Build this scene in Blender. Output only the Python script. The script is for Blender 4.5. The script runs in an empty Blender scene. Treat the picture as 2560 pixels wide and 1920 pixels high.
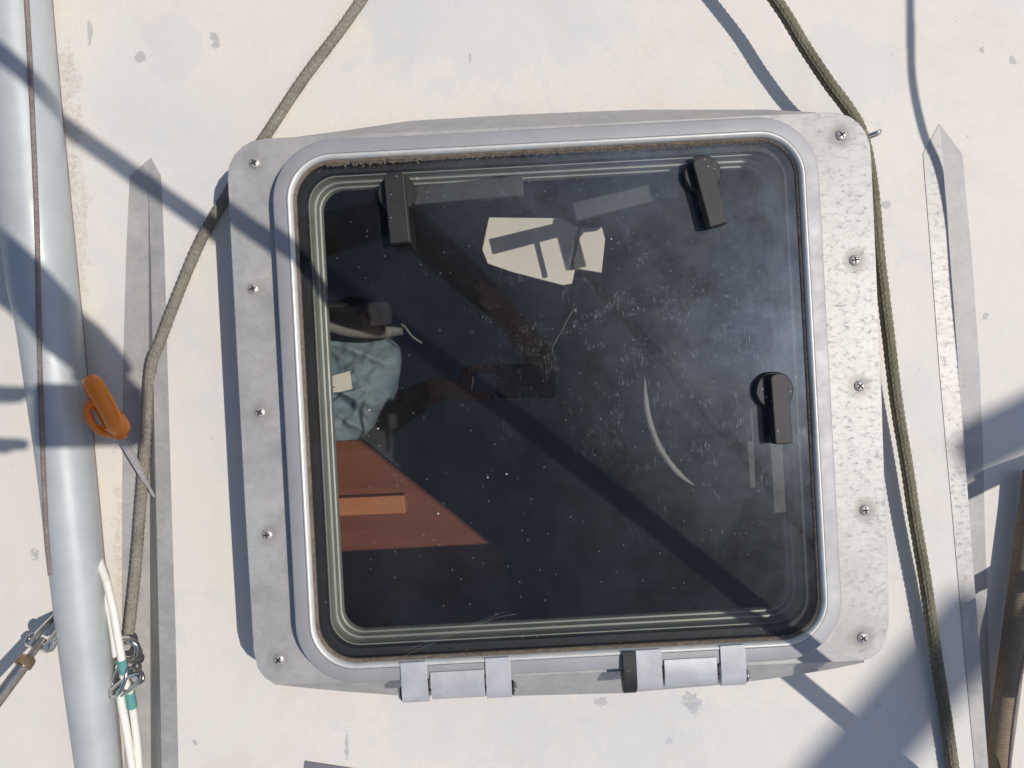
import bpy, bmesh, math, random
from mathutils import Vector, Matrix, noise as mnoise
random.seed(7)
sc = bpy.context.scene
C = sc.collection
R = math.radians

# ------------------------------------------------------------------ camera, sky, sun
CZ, F = 0.85, 1850.0                       # camera height over the deck, focal length in photo pixels
SX, SY = 0.60, 0.05                        # sun direction per metre of height
cam_d = bpy.data.cameras.new('camera'); cam = bpy.data.objects.new('camera', cam_d); C.objects.link(cam)
cam.location = (0, 0, CZ); cam_d.sensor_width = 36; cam_d.lens = 36 * F / 2560
cam_d.clip_start = 0.02; cam_d.clip_end = 2000
sc.camera = cam
w = bpy.data.worlds.new('World'); sc.world = w; w.use_nodes = True
nt = w.node_tree; bg = nt.nodes['Background']
sky = nt.nodes.new('ShaderNodeTexSky'); sky.sky_type = 'NISHITA'; sky.sun_disc = False
SUN = Vector((SX, SY, 1)).normalized()
sky.sun_elevation = math.asin(SUN.z); sky.sun_rotation = math.atan2(SX, SY)
nt.links.new(sky.outputs[0], bg.inputs[0]); bg.inputs[1].default_value = 0.115
sl = bpy.data.lights.new('sun', 'SUN'); so = bpy.data.objects.new('sun', sl); C.objects.link(so)
sl.energy = 4.0; sl.angle = R(0.53); sl.color = (1.0, 0.94, 0.86)
so.rotation_euler = SUN.to_track_quat('Z', 'Y').to_euler(); so.location = (3, 0.3, 5)
sc.view_settings.view_transform = 'Standard'; sc.view_settings.look = 'None'
sc.view_settings.gamma = 1; sc.view_settings.exposure = -0.28; sc.view_settings.use_curve_mapping = False
sc.cycles.transparent_max_bounces = 10; sc.cycles.max_bounces = 5

def P(px, py, z=0.0):
    d = CZ - z
    return Vector(((px - 1280) / F * d, (960 - py) / F * d, z))

# ------------------------------------------------------------------ materials
class NT:
    def __init__(s, name):
        s.m = bpy.data.materials.new(name); s.m.use_nodes = True
        s.t = s.m.node_tree; s.t.nodes.clear()
        s.out = s.n('OutputMaterial')
        s.co = s.n('TexCoord').outputs['Object']
    def n(s, typ, **kw):
        nd = s.t.nodes.new('ShaderNode' + typ)
        for k, v in kw.items(): setattr(nd, k, v)
        return nd
    def set(s, sock, v):
        if isinstance(v, bpy.types.NodeSocket): s.t.links.new(v, sock)
        else: sock.default_value = v
    def noise(s, scale, detail=4, rough=0.55, dist=0.0, vec=None, seed=0):
        nd = s.n('TexNoise'); v = vec if vec is not None else s.co
        if seed: v = s.map(v, loc=(seed * 1.37, seed * 0.71, seed * 0.33))
        s.set(nd.inputs['Vector'], v); nd.inputs['Scale'].default_value = scale
        nd.inputs['Detail'].default_value = detail; nd.inputs['Roughness'].default_value = rough
        nd.inputs['Distortion'].default_value = dist
        return nd.outputs['Fac']
    def voro(s, scale, vec=None, out='Distance', rnd=1.0):
        nd = s.n('TexVoronoi'); s.set(nd.inputs['Vector'], vec if vec is not None else s.co)
        nd.inputs['Scale'].default_value = scale; nd.inputs['Randomness'].default_value = rnd
        return nd.outputs[out]
    def map(s, vec=None, loc=(0, 0, 0), rot=(0, 0, 0), sc=(1, 1, 1)):
        nd = s.n('Mapping'); s.set(nd.inputs[0], vec if vec is not None else s.co)
        nd.inputs[1].default_value = loc; nd.inputs[2].default_value = rot; nd.inputs[3].default_value = sc
        return nd.outputs[0]
    def rng(s, v, a, b, lo=0.0, hi=1.0):
        nd = s.n('MapRange'); nd.clamp = True; s.set(nd.inputs[0], v)
        for i, q in enumerate((a, b, lo, hi)): nd.inputs[i + 1].default_value = q
        return nd.outputs[0]
    def math(s, op, a, b=0.0):
        nd = s.n('Math', operation=op); s.set(nd.inputs[0], a); s.set(nd.inputs[1], b); return nd.outputs[0]
    def mix(s, f, a, b):
        nd = s.n('Mix', data_type='RGBA'); s.set(nd.inputs['Factor'], f)
        for i, v in ((6, a), (7, b)):
            s.set(nd.inputs[i], (*v, 1) if isinstance(v, tuple) else v)
        return nd.outputs[2]
    def spot(s, x, y, rad, nz, amp=0.6, sx=1.0, rot=0.0):     # stain of its own shape at a place of the surface
        v = s.map(s.map(loc=(-x, -y, 0)), rot=(0, 0, rot), sc=(1 / rad * sx, 1 / rad, 0))
        ln = s.n('VectorMath', operation='LENGTH'); s.set(ln.inputs[0], v)
        d = s.math('ADD', ln.outputs['Value'], s.math('MULTIPLY', s.math('SUBTRACT', nz, 0.5), amp * 4))
        return s.rng(d, 1.05, 0.9)
    def bump(s, h, strength=0.3, dist=0.002):
        nd = s.n('Bump'); nd.inputs['Strength'].default_value = strength
        nd.inputs['Distance'].default_value = dist; s.set(nd.inputs['Height'], h); return nd.outputs[0]
    def pbr(s, col, rough=0.5, metal=0.0, normal=None, spec=0.5):
        b = s.n('BsdfPrincipled')
        s.set(b.inputs['Base Color'], (*col, 1) if isinstance(col, tuple) else col)
        s.set(b.inputs['Roughness'], rough); s.set(b.inputs['Metallic'], metal)
        b.inputs['Specular IOR Level'].default_value = spec
        if normal is not None: s.set(b.inputs['Normal'], normal)
        s.t.links.new(b.outputs[0], s.out.inputs[0]); return s.m

def simple(name, col, rough=0.5, metal=0.0, var=0.15, scale=60, bump=0.0, spec=0.5, bscale=None):
    t = NT(name); nz = t.noise(scale, 5, 0.6)
    dk = tuple(c * (1 - var) for c in col); lt = tuple(min(1, c * (1 + var)) for c in col)
    c = t.mix(t.rng(nz, 0.3, 0.7), dk, lt)
    r = t.rng(t.noise(scale * 2.3, 4, 0.6, seed=3), 0.3, 0.7, max(0.02, rough - 0.07), min(1, rough + 0.07))
    nm = t.bump(t.noise(bscale or scale * 6, 4, 0.6), bump, 0.001) if bump else None
    return t.pbr(c, r, metal, nm, spec)

def deck_material():
    t = NT('weathered_deck_paint')
    cream, blue, pink = (0.725, 0.680, 0.605), (0.60, 0.62, 0.63), (0.735, 0.675, 0.612)
    n1 = t.noise(3.2, 6, 0.62, 0.6); n2 = t.noise(7.5, 6, 0.65, 0.8, seed=5)
    c = t.mix(t.rng(t.noise(5, 3, 0.5, seed=9), 0.4, 0.65), cream, pink)
    pat = t.math('MULTIPLY', t.rng(n1, 0.42, 0.64), t.rng(n2, 0.36, 0.64))
    c = t.mix(t.math('MULTIPLY', pat, 0.85), c, blue)
    c = t.mix(t.rng(t.noise(6.5, 7, 0.75, 1.2, seed=17), 0.52, 0.72, 0.0, 0.35), c, (0.62, 0.54, 0.44))
    # scuffs with harder edges
    sc_ = t.rng(t.noise(11, 7, 0.72, 1.5, seed=2), 0.60, 0.68)
    c = t.mix(t.math('MULTIPLY', sc_, 0.30), c, (0.55, 0.58, 0.60))
    fine = t.noise(420, 3, 0.6, seed=4)
    c = t.mix(t.rng(fine, 0.35, 0.75, 0, 0.16), c, (0.42, 0.40, 0.37))
    sf = t.rng(t.noise(1.0, 4, 0.6, 0, t.map(rot=(0, 0, 0.5), sc=(420, 26, 0))), 0.66, 0.76)
    c = t.mix(t.math('MULTIPLY', t.math('MULTIPLY', sf, t.rng(n2, 0.5, 0.6)), 0.35), c, (0.45, 0.45, 0.46))
    # small chips
    vv = t.map(sc=(1, 0.75, 1)); nzc = t.noise(160, 4, 0.6, seed=6)
    vd = t.voro(26, vv); keep = t.rng(t.voro(26, vv, 'Color'), 0.70, 0.73)
    chip = t.math('MULTIPLY', t.rng(t.math('ADD', vd, t.math('MULTIPLY', t.math('SUBTRACT', nzc, 0.5), 0.35)), 0.075, 0.05), keep)
    chip = t.math('MULTIPLY', chip, t.rng(t.noise(4, 2, 0.5, seed=8), 0.40, 0.55))
    vd2 = t.voro(70, vv); chip2 = t.math('MULTIPLY', t.rng(vd2, 0.07, 0.05), t.rng(t.voro(70, vv, 'Color'), 0.72, 0.75))
    c = t.mix(t.math('MULTIPLY', t.math('MAXIMUM', chip, chip2), 0.65), c, (0.34, 0.34, 0.34))
    nzs = t.noise(110, 6, 0.75, 0.5, seed=11)
    for px, py, rr, sx, ro in ((353, 142, 9, 1, 0), (533, 92, 8, 1, 0), (540, 112, 7, 1, 0), (225, 82, 22, 5, 0),
                               (1728, 1750, 17, 1.2, 0), (1738, 1772, 12, 1, 0), (1672, 1850, 8, 1, 0),
                               (40, 1402, 10, 1, 0), (85, 1424, 6, 1, 0), (116, 1748, 9, 1.4, 0.6), (2532, 148, 12, 1.8, -0.4), (2455, 125, 9, 1.6, -0.4),
                               (867, 1862, 24, 7, 0.12), (1505, 1755, 9, .7, 0), (2218, 513, 7, .8, 0),
                               (2480, 785, 8, 1.6, -0.5), (1175, 145, 10, 4, 0)):
        q = P(px, py)
        c = t.mix(t.math('MULTIPLY', t.spot(q.x, q.y, rr * 0.46e-3 * 1.3, nzs, 1.1, sx, ro), 0.65), c, (0.36, 0.36, 0.365))
    # brown grime beside the pole and shackles
    gn1 = t.noise(45, 6, 0.8, 0.6, seed=13); gn2 = t.noise(150, 6, 0.8, 0.8, seed=14); gn3 = t.noise(22, 6, 0.7, 0.6, seed=15)
    for px, py, rr, sx, ro, k in ((178, 300, 190, 8, 0.09, .75), (195, 520, 170, 8, 0.09, .75), (272, 1400, 210, 7, 0.10, .8), (315, 1780, 200, 5, 0.05, .6), (165, 160, 60, 3, 0, .7),
                                  (2230, 1448, 12, .6, 0, .5)):
        q = P(px, py)
        g = t.spot(q.x, q.y, rr * 0.46e-3, gn1, 0.9, sx, ro)
        g = t.math('MULTIPLY', g, t.rng(gn2, 0.42, 0.72, 0.0, k * 0.7))
        c = t.mix(g, c, (0.34, 0.26, 0.17))
    for px, py, rr, sx, ro in ((2225, 1380, 60, 2.2, 0), (1000, 40, 110, 1.6, 0.4), (430, 110, 80, 1.2, 0), (1800, 1890, 150, .45, 0.1), (1150, 1800, 140, .6, .1), (1480, 1840, 150, .5, -.1), (1230, 60, 160, .5, 0.05), (2050, 200, 120, .6, 0)):   # worn bluish rubs
        q = P(px, py)
        g = t.spot(q.x, q.y, rr * 0.46e-3, gn3, 0.8, sx, ro)
        c = t.mix(t.math('MULTIPLY', g, 0.22), c, (0.52, 0.56, 0.62))
    bp = t.bump(t.math('ADD', t.noise(12, 3, 0.5), t.math('MULTIPLY', fine, 0.06)), 0.12, 0.01)
    return t.pbr(c, 0.62, 0, bp, 0.35)

def galv_material(name, base=0.5, metal=0.75, pk=1.0, stains=()):
    t = NT(name)
    sp = t.noise(210, 6, 0.8, 0.3, t.map(sc=(0.6, 1, 1)))
    big = t.noise(16, 5, 0.65, 0.5, seed=3)
    mid = t.noise(55, 7, 0.75, 0.8, seed=7)
    c = t.mix(t.rng(big, 0.32, 0.68), (base * 0.80, base * 0.79, base * 0.78), (base * 1.12, base * 1.08, base * 1.03))
    c = t.mix(t.rng(mid, 0.45, 0.70, 0.0, 0.55), c, (base * 0.72, base * 0.69, base * 0.65))
    pit = t.rng(sp, 0.57, 0.70)
    c = t.mix(t.math('MULTIPLY', pit, 0.5 * pk), c, (base * 0.58, base * 0.55, base * 0.52))
    for x, y, k in stains:
        ln = t.n('VectorMath', operation='LENGTH'); t.set(ln.inputs[0], t.map(t.map(loc=(-x, -y, 0)), sc=(1, 1, 0)))
        d = t.math('ADD', ln.outputs['Value'], t.math('MULTIPLY', t.math('SUBTRACT', big, 0.5), 0.02))
        c = t.mix(t.rng(d, 0.016, 0.004, 0.0, k), c, (base * 0.35, base * 0.32, base * 0.28))
    ru = t.mix(t.rng(big, 0.35, 0.7), (0.46,) * 3, (0.54,) * 3)
    ru = t.mix(pit, ru, (0.75,) * 3)
    return t.pbr(c, ru, t.rng(sp, 0.50, 0.66, metal, 0.0), t.bump(sp, 0.14, 0.001), 0.4)

def glass_material():
    t = NT('tinted_scratched_acrylic')
    tr = t.n('BsdfTransparent'); tr.inputs[0].default_value = (0.865, 0.87, 0.85, 1)
    gl = t.n('BsdfGlossy'); gl.inputs['Roughness'].default_value = 0.015
    fr = t.n('Fresnel'); fr.inputs[0].default_value = 1.38
    m1 = t.n('MixShader'); t.set(m1.inputs[0], fr.outputs[0]); t.set(m1.inputs[1], tr.outputs[0]); t.set(m1.inputs[2], gl.outputs[0])
    # dust film and rubbed scratches; sky haze painted in at right and top
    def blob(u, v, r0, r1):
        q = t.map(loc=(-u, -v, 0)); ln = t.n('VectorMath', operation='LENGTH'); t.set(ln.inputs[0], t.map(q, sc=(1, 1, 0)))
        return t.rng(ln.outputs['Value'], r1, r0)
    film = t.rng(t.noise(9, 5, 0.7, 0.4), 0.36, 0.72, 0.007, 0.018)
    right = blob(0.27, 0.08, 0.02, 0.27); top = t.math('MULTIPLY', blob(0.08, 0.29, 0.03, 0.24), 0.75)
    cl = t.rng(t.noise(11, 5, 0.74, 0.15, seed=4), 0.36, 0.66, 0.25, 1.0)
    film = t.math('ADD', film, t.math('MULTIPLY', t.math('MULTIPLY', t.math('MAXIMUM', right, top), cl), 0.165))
    def scr(rot, sx, sy, a, b, seed):
        return t.rng(t.noise(1.0, 2, 0.5, 0, t.map(t.map(loc=(seed, seed * .3, 0)), rot=(0, 0, rot), sc=(sx, sy, 0))), a, b)
    s1 = t.math('MAXIMUM', scr(0.05, 1900, 95, 0.57, 0.75, 1.0), scr(-0.16, 1700, 60, 0.62, 0.78, 5.0)); s2 = scr(-0.55, 1800, 80, 0.58, 0.76, 2.0); s3 = t.math('MAXIMUM', scr(1.62, 1700, 45, 0.60, 0.78, 3.0), scr(1.1, 1900, 22, 0.66, 0.8, 7.0))
    zone = t.math('MULTIPLY', blob(0.07, 0.07, 0.01, 0.18), t.rng(t.noise(34, 4, 0.8, 0.8, seed=6), 0.53, 0.66))
    zone2 = t.math('MULTIPLY', blob(0.18, -0.02, 0.02, 0.2), t.rng(t.noise(30, 4, 0.8, 0.6, seed=7), 0.54, 0.68))
    sc_ = t.math('MAXIMUM', t.math('MULTIPLY', t.math('MAXIMUM', s1, s3), zone), t.math('MULTIPLY', s2, zone2))
    vd = t.voro(55); dot = t.math('MULTIPLY', t.rng(vd, 0.06, 0.04), t.rng(t.voro(55, None, 'Color'), 0.80, 0.82))
    vd2 = t.voro(190); dot2 = t.math('MULTIPLY', t.rng(vd2, 0.20, 0.12), t.rng(t.voro(190, None, 'Color'), 0.80, 0.82))
    dots = t.math('ADD', t.math('MULTIPLY', dot, 0.7), t.math('MULTIPLY', dot2, 0.12))
    hz = t.math('ADD', t.math('ADD', film, t.math('MULTIPLY', sc_, 0.55)), dots)
    df = t.n('BsdfDiffuse'); t.set(df.inputs[0], t.mix(t.math('MAXIMUM', right, top), (0.66, 0.66, 0.66), (0.46, 0.62, 0.92)))  # bluer diffuse colour paints the sky's reflection at right and top
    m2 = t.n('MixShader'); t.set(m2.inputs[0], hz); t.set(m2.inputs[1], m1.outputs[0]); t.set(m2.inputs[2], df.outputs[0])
    rg = t.n('BsdfGlossy'); rg.inputs['Roughness'].default_value = 0.33; rg.inputs[0].default_value = (0.75, 0.87, 1, 1)
    m3 = t.n('MixShader')
    t.set(m3.inputs[0], t.math('ADD', t.rng(t.noise(13, 4, 0.7, 0.4, seed=9), 0.38, 0.7, 0.002, 0.018), t.math('MULTIPLY', sc_, 0.12)))
    t.set(m3.inputs[1], m2.outputs[0]); t.set(m3.inputs[2], rg.outputs[0])
    t.t.links.new(m3.outputs[0], t.out.inputs[0])
    return t.m

def clear_material():
    t = NT('acrylic_underside'); tr = t.n('BsdfTransparent'); tr.inputs[0].default_value = (0.935, 0.94, 0.925, 1)
    gl = t.n('BsdfGlossy'); gl.inputs['Roughness'].default_value = 0.02
    m1 = t.n('MixShader'); m1.inputs[0].default_value = 0.03; t.set(m1.inputs[1], tr.outputs[0]); t.set(m1.inputs[2], gl.outputs[0])
    t.t.links.new(m1.outputs[0], t.out.inputs[0]); return t.m

def rope_material(name, a, b):
    t = NT(name)
    c = t.mix(t.rng(t.noise(420, 4, 0.7), 0.35, 0.68), a, b)
    c = t.mix(t.rng(t.noise(30, 4, 0.6, seed=2), 0.42, 0.7, 0, 0.5), c, tuple(x * 0.62 for x in a))
    return t.pbr(c, 0.92, 0, t.bump(t.noise(1400, 3, 0.7), 0.5, 0.001), 0.15)

def wood_material(name, a, b, rough=0.5, rot=0.0, sc=1.0):
    t = NT(name); v = t.map(rot=(0, 0, rot), sc=(6 * sc, 90 * sc, 90 * sc))
    g = t.noise(1.0, 6, 0.65, 1.2, v); g2 = t.noise(1.0, 3, 0.5, 0, t.map(rot=(0, 0, rot), sc=(30 * sc, 900 * sc, 900 * sc)))
    c = t.mix(t.rng(g, 0.3, 0.7), a, b); c = t.mix(t.rng(g2, 0.5, 0.8, 0, 0.5), c, tuple(x * 0.5 for x in a))
    return t.pbr(c, rough, 0, t.bump(g2, 0.12, 0.001))

def webbing_material():
    t = NT('brown_ribbed_webbing'); v = t.map(rot=(0, 0, R(-7)))
    wv = t.n('TexWave'); wv.bands_direction = 'Y'; wv.inputs['Scale'].default_value = 150; wv.inputs['Distortion'].default_value = 0.6
    t.set(wv.inputs['Vector'], v)
    c = t.mix(wv.outputs['Fac'], (0.22, 0.165, 0.12), (0.38, 0.30, 0.22))
    c = t.mix(t.rng(t.noise(120, 4, 0.7), 0.4, 0.7, 0, 0.5), c, (0.19, 0.145, 0.10))
    return t.pbr(c, 0.9, 0, t.bump(wv.outputs['Fac'], 0.6, 0.001), 0.1)

def cloth_material():
    t = NT('faded_blue_cloth')
    c = t.mix(t.rng(t.noise(14, 5, 0.6), 0.3, 0.7), (0.14, 0.21, 0.27), (0.30, 0.37, 0.41))
    return t.pbr(c, 0.9, 0, t.bump(t.noise(500, 2, 0.5), 0.3, 0.001), 0.1)

def seal_material():
    t = NT('mossy_brown_sealant')
    c = t.mix(t.rng(t.noise(150, 6, 0.75), 0.35, 0.65), (0.13, 0.105, 0.085), (0.24, 0.20, 0.16))
    c = t.mix(t.rng(t.noise(60, 5, 0.7, seed=4), 0.66, 0.74), c, (0.28, 0.19, 0.07))
    return t.pbr(c, 0.95, 0, t.bump(t.noise(400, 5, 0.7), 1.0, 0.002), 0.1)

def dusty_nylon():
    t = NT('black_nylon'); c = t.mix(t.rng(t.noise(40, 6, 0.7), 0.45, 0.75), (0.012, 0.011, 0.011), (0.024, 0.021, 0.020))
    dot = t.math('MULTIPLY', t.rng(t.voro(260), 0.22, 0.14), t.rng(t.voro(260, None, 'Color'), 0.74, 0.76))
    c = t.mix(t.math('MULTIPLY', dot, 0.55), c, (0.5, 0.48, 0.45))
    return t.pbr(c, 0.55, 0, t.bump(t.noise(900, 3, 0.6), 0.25, 0.001))

# ------------------------------------------------------------------ hatch frame of reference
ROT = R(3.03); ZT = 0.095                                   # lid top height
HC = P(1393, 1000, ZT); S = (CZ - ZT) / F                   # metres per photo pixel at lid height
def L(px, py, z):                                           # photo point at height z -> hatch-local coordinates
    q = P(px, py, z) - Vector((HC.x, HC.y, 0)); c, s = math.cos(-ROT), math.sin(-ROT)
    return Vector((q.x * c - q.y * s, q.x * s + q.y * c, z))
def HW(x, y):                                               # hatch-local -> world
    c, s = math.cos(ROT), math.sin(ROT); return (HC.x + x * c - y * s, HC.y + x * s + y * c)
HWD, HHT, HR = 686 * S, 682 * S, 152 * S

SCREWS = ((636, 407), (633, 722), (650, 1031), (668, 1337), (697, 1649), (2103, 338), (2137, 651), (2149, 965), (2163, 1275), (2157, 1594))
STAINS = [(*L(x, y, 0.077).xy, 0.75 if x > 1500 else 0.35) for x, y in SCREWS]

M = dict(
    screw=simple('screw_steel', (0.52, 0.48, 0.46), 0.38, 0.5, 0.15, 300),
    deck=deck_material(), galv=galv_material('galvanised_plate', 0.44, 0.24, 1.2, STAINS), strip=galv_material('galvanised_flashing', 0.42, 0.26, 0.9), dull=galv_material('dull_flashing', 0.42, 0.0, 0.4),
    frame=simple('anodised_aluminium', (0.365, 0.36, 0.368), 0.58, 0.34, 0.09, 18, 0.03), bead=simple('polished_aluminium', (0.62, 0.61, 0.58), 0.48, 0.3, 0.08, 80),
    hinge=simple('hinge_aluminium', (0.50, 0.50, 0.515), 0.5, 0.22, 0.12, 45, 0.05), seal=seal_material(), gasket=simple('black_gasket', (0.016, 0.017, 0.02), 0.6, 0, 0.3, 50),
    inner=simple('pale_aluminium_lining', (0.39, 0.41, 0.385), 0.42, 0.3, 0.08, 40), glass=glass_material(), clear=clear_material(),
    black=dusty_nylon(), lever_in=simple('grey_black_nylon', (0.05, 0.052, 0.055), 0.6, 0, 0.2, 100, 0.1),
    steel=simple('stainless_steel', (0.62, 0.60, 0.57), 0.22, 1.0, 0.1, 100), steel_dull=simple('weathered_stainless', (0.48, 0.43, 0.38), 0.32, 1.0, 0.2, 120, 0.1),
    bronze=simple('bronze', (0.42, 0.28, 0.15), 0.35, 1.0, 0.2, 100), recess=simple('dirty_recess', (0.03, 0.027, 0.025), 0.8, 0, 0.2, 100),
    pole=simple('pale_grey_pole_paint', (0.46, 0.485, 0.49), 0.46, 0.12, 0.07, 22), cord=rope_material('grey_brown_cord', (0.20, 0.16, 0.15), (0.34, 0.29, 0.27)),
    rope_l=rope_material('grey_braid', (0.20, 0.18, 0.145), (0.37, 0.34, 0.28)), rope_r=rope_material('olive_braid', (0.14, 0.128, 0.085), (0.28, 0.26, 0.185)),
    white=simple('white_cord', (0.80, 0.78, 0.70), 0.6, 0, 0.05, 200, 0.1), teal=simple('teal_whipping', (0.12, 0.34, 0.32), 0.7, 0, 0.2, 400, 0.2),
    orange=simple('orange_plastic', (0.88, 0.23, 0.012), 0.38, 0, 0.05, 40), web=webbing_material(), cloth=cloth_material(),
    ply=wood_material('red_brown_plywood', (0.15, 0.040, 0.016), (0.205, 0.060, 0.026), 0.5, R(25), 0.5), batten=wood_material('cedar_batten', (0.42, 0.14, 0.05), (0.52, 0.22, 0.09), 0.6),
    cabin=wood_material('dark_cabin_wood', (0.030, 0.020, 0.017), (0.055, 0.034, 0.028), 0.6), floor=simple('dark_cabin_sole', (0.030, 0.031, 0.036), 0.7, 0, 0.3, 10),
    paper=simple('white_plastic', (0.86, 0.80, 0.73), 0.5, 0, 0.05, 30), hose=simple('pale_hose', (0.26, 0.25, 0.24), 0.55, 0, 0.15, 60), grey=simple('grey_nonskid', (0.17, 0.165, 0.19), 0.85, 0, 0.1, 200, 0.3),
    coaming=simple('cream_coaming', (0.55, 0.52, 0.47), 0.6, 0, 0.1, 40), ally=simple('boom_aluminium', (0.5, 0.5, 0.52), 0.4, 0.6, 0.1, 20),
    jacket=simple('dark_jacket', (0.035, 0.030, 0.032), 0.85, 0, 0.3, 60, 0.3), jeans=simple('dark_trousers', (0.03, 0.035, 0.055), 0.9, 0, 0.3, 80, 0.3),
    skin=simple('skin', (0.50, 0.29, 0.20), 0.5, 0, 0.08, 60), hair=simple('dark_hair', (0.03, 0.02, 0.015), 0.6, 0, 0.3, 200, 0.5), shoe=simple('deck_shoe', (0.05, 0.05, 0.05), 0.7),
    screen=simple('phone_glass', (0.012, 0.012, 0.014), 0.08), water=simple('harbour_water', (0.01, 0.03, 0.035), 0.08, 0, 0.2, 2, 0.4, 0.5, 3))

# ------------------------------------------------------------------ mesh helpers
def link(name, me, mat=None, parent=None, smooth=False, angle=None):
    o = bpy.data.objects.new(name, me); C.objects.link(o)
    if mat is not None:
        for m in (mat if isinstance(mat, (list, tuple)) else [mat]): me.materials.append(m)
    if parent is not None: o.parent = parent
    if smooth:
        for p in me.polygons: p.use_smooth = True
        if angle:
            me.set_sharp_from_angle(angle=R(angle))
    return o
def pydata(name, v, f, mat, parent=None, smooth=False, angle=None):
    me = bpy.data.meshes.new(name); me.from_pydata([tuple(x) for x in v], [], f); me.validate(); me.update()
    bm = bmesh.new(); bm.from_mesh(me); bmesh.ops.recalc_face_normals(bm, faces=bm.faces); bm.to_mesh(me); bm.free()
    return link(name, me, mat, parent, smooth, angle)
def tag(o, label, cat, group=None):
    o['label'] = label; o['category'] = cat
    if group: o['group'] = group
    return o
def struct(o): o['kind'] = 'structure'; return o
def empty(name, loc=(0, 0, 0), rz=0.0):
    o = bpy.data.objects.new(name, None); C.objects.link(o); o.location = loc; o.rotation_euler = (0, 0, rz); o.empty_display_size = 0.05; return o
def bevel(o, w, seg=2):
    b = o.modifiers.new('bevel', 'BEVEL'); b.width = w; b.segments = seg; b.limit_method = 'ANGLE'; b.angle_limit = R(40); b.use_clamp_overlap = True; return o
def spline(pts, per=12):
    pts = [Vector(p) for p in pts]; out = []
    q = [2 * pts[0] - pts[1]] + pts + [2 * pts[-1] - pts[-2]]
    for i in range(1, len(q) - 2):
        a, b, c, d = q[i - 1:i + 3]
        for k in range(per):
            t = k / per
            out.append(0.5 * ((2 * b) + (c - a) * t + (2 * a - 5 * b + 4 * c - d) * t * t + (3 * b - a - 3 * c + d) * t ** 3))
    out.append(pts[-1]); return out
def resample(pts, step):
    out = [pts[0]]; acc = 0.0
    for a, b in zip(pts, pts[1:]):
        L_ = (b - a).length; 
        if L_ == 0: continue
        d = step - acc
        while d <= L_:
            out.append(a + (b - a) * (d / L_)); d += step
        acc = (acc + L_) % step
    return out
def frames(pts):
    res = []; up = None
    for i, p in enumerate(pts):
        t = (pts[min(i + 1, len(pts) - 1)] - pts[max(i - 1, 0)]).normalized()
        if up is None:
            up = Vector((0, 0, 1)) if abs(t.z) < 0.9 else Vector((1, 0, 0))
        n = (up - t * up.dot(t)).normalized(); b = t.cross(n); up = n
        res.append((p, n, b))
    return res
def tube_data(pts, r, seg=12, disp=None, cap=True):
    v, f = [], []; fr = frames(pts); s = 0.0
    for i, (p, n, b) in enumerate(fr):
        if i: s += (pts[i] - pts[i - 1]).length
        rr = r(i / (len(pts) - 1)) if callable(r) else r
        for k in range(seg):
            a = 2 * math.pi * k / seg
            q = rr * (disp(a, s) if disp else 1)
            v.append(p + n * (math.cos(a) * q) + b * (math.sin(a) * q))
    for i in range(len(pts) - 1):
        for k in range(seg):
            k2 = (k + 1) % seg
            f.append((i * seg + k, i * seg + k2, (i + 1) * seg + k2, (i + 1) * seg + k))
    if cap:
        f.append(tuple(range(seg - 1, -1, -1))); m = (len(pts) - 1) * seg; f.append(tuple(range(m, m + seg)))
    return v, f
def tube(name, pts, r, mat, parent=None, seg=12, disp=None, cap=True, angle=50):
    v, f = tube_data([Vector(p) for p in pts], r, seg, disp, cap)
    return pydata(name, v, f, mat, parent, True, angle)
def rope(name, pts, r, mat, cols=12, pitch=0.0072, parent=None, fuzz=0):
    p = resample(spline(pts, 40), 0.0011)
    def d(a, s):
        c = a / (2 * math.pi) * cols; i = int(c) % cols; fr_ = c - int(c)
        ph = s / pitch + (fr_ if i % 2 else 1 - fr_) * 0.75
        e = abs(math.sin(math.pi * ph)) ** 0.6 * (math.sin(math.pi * fr_) ** 0.4 if 0 < fr_ < 1 else 0.0)
        return 0.80 + 0.23 * e + 0.03 * mnoise.noise(Vector((s * 60, a, 0)))
    v, f = tube_data(p, r, cols * 3, d)
    o = pydata(name, v, f, mat, parent, True)
    if fuzz:
        rnd = random.Random(hash(name) % 99 + fuzz); vv, ff = [], []
        fr = frames(p)
        for k in range(fuzz):
            q, n, b = rnd.choice(fr); a = rnd.uniform(0, 6.28); dr = n * math.cos(a) + b * math.sin(a)
            q0 = q + dr * r * 0.9; t = Vector((rnd.uniform(-1, 1), rnd.uniform(-1, 1), rnd.uniform(-.3, .6))).normalized()
            q1 = q0 + dr * 0.0012 + t * 0.0015; q2 = q1 + t * 0.0016 + dr * .0003; sd = t.cross(dr).normalized() * 0.00013
            i = len(vv); vv += [q0 - sd, q0 + sd, q1 + sd, q1 - sd, q2]; ff += [(i, i + 1, i + 2, i + 3), (i + 3, i + 2, i + 4)]
        h = pydata('loose_fibres', vv, ff, mat, o); h['kind'] = 'stuff'
    return o
def prism(name, outline, z0, z1, mat, parent=None, bev=0, seg=2):
    n = len(outline); v = [(p[0], p[1], z0) for p in outline] + [(p[0], p[1], z1) for p in outline]
    f = [tuple(range(n - 1, -1, -1)), tuple(range(n, 2 * n))] + [(i, (i + 1) % n, n + (i + 1) % n, n + i) for i in range(n)]
    o = pydata(name, v, f, mat, parent)
    if bev: bevel(o, bev, seg)
    return o
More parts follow.
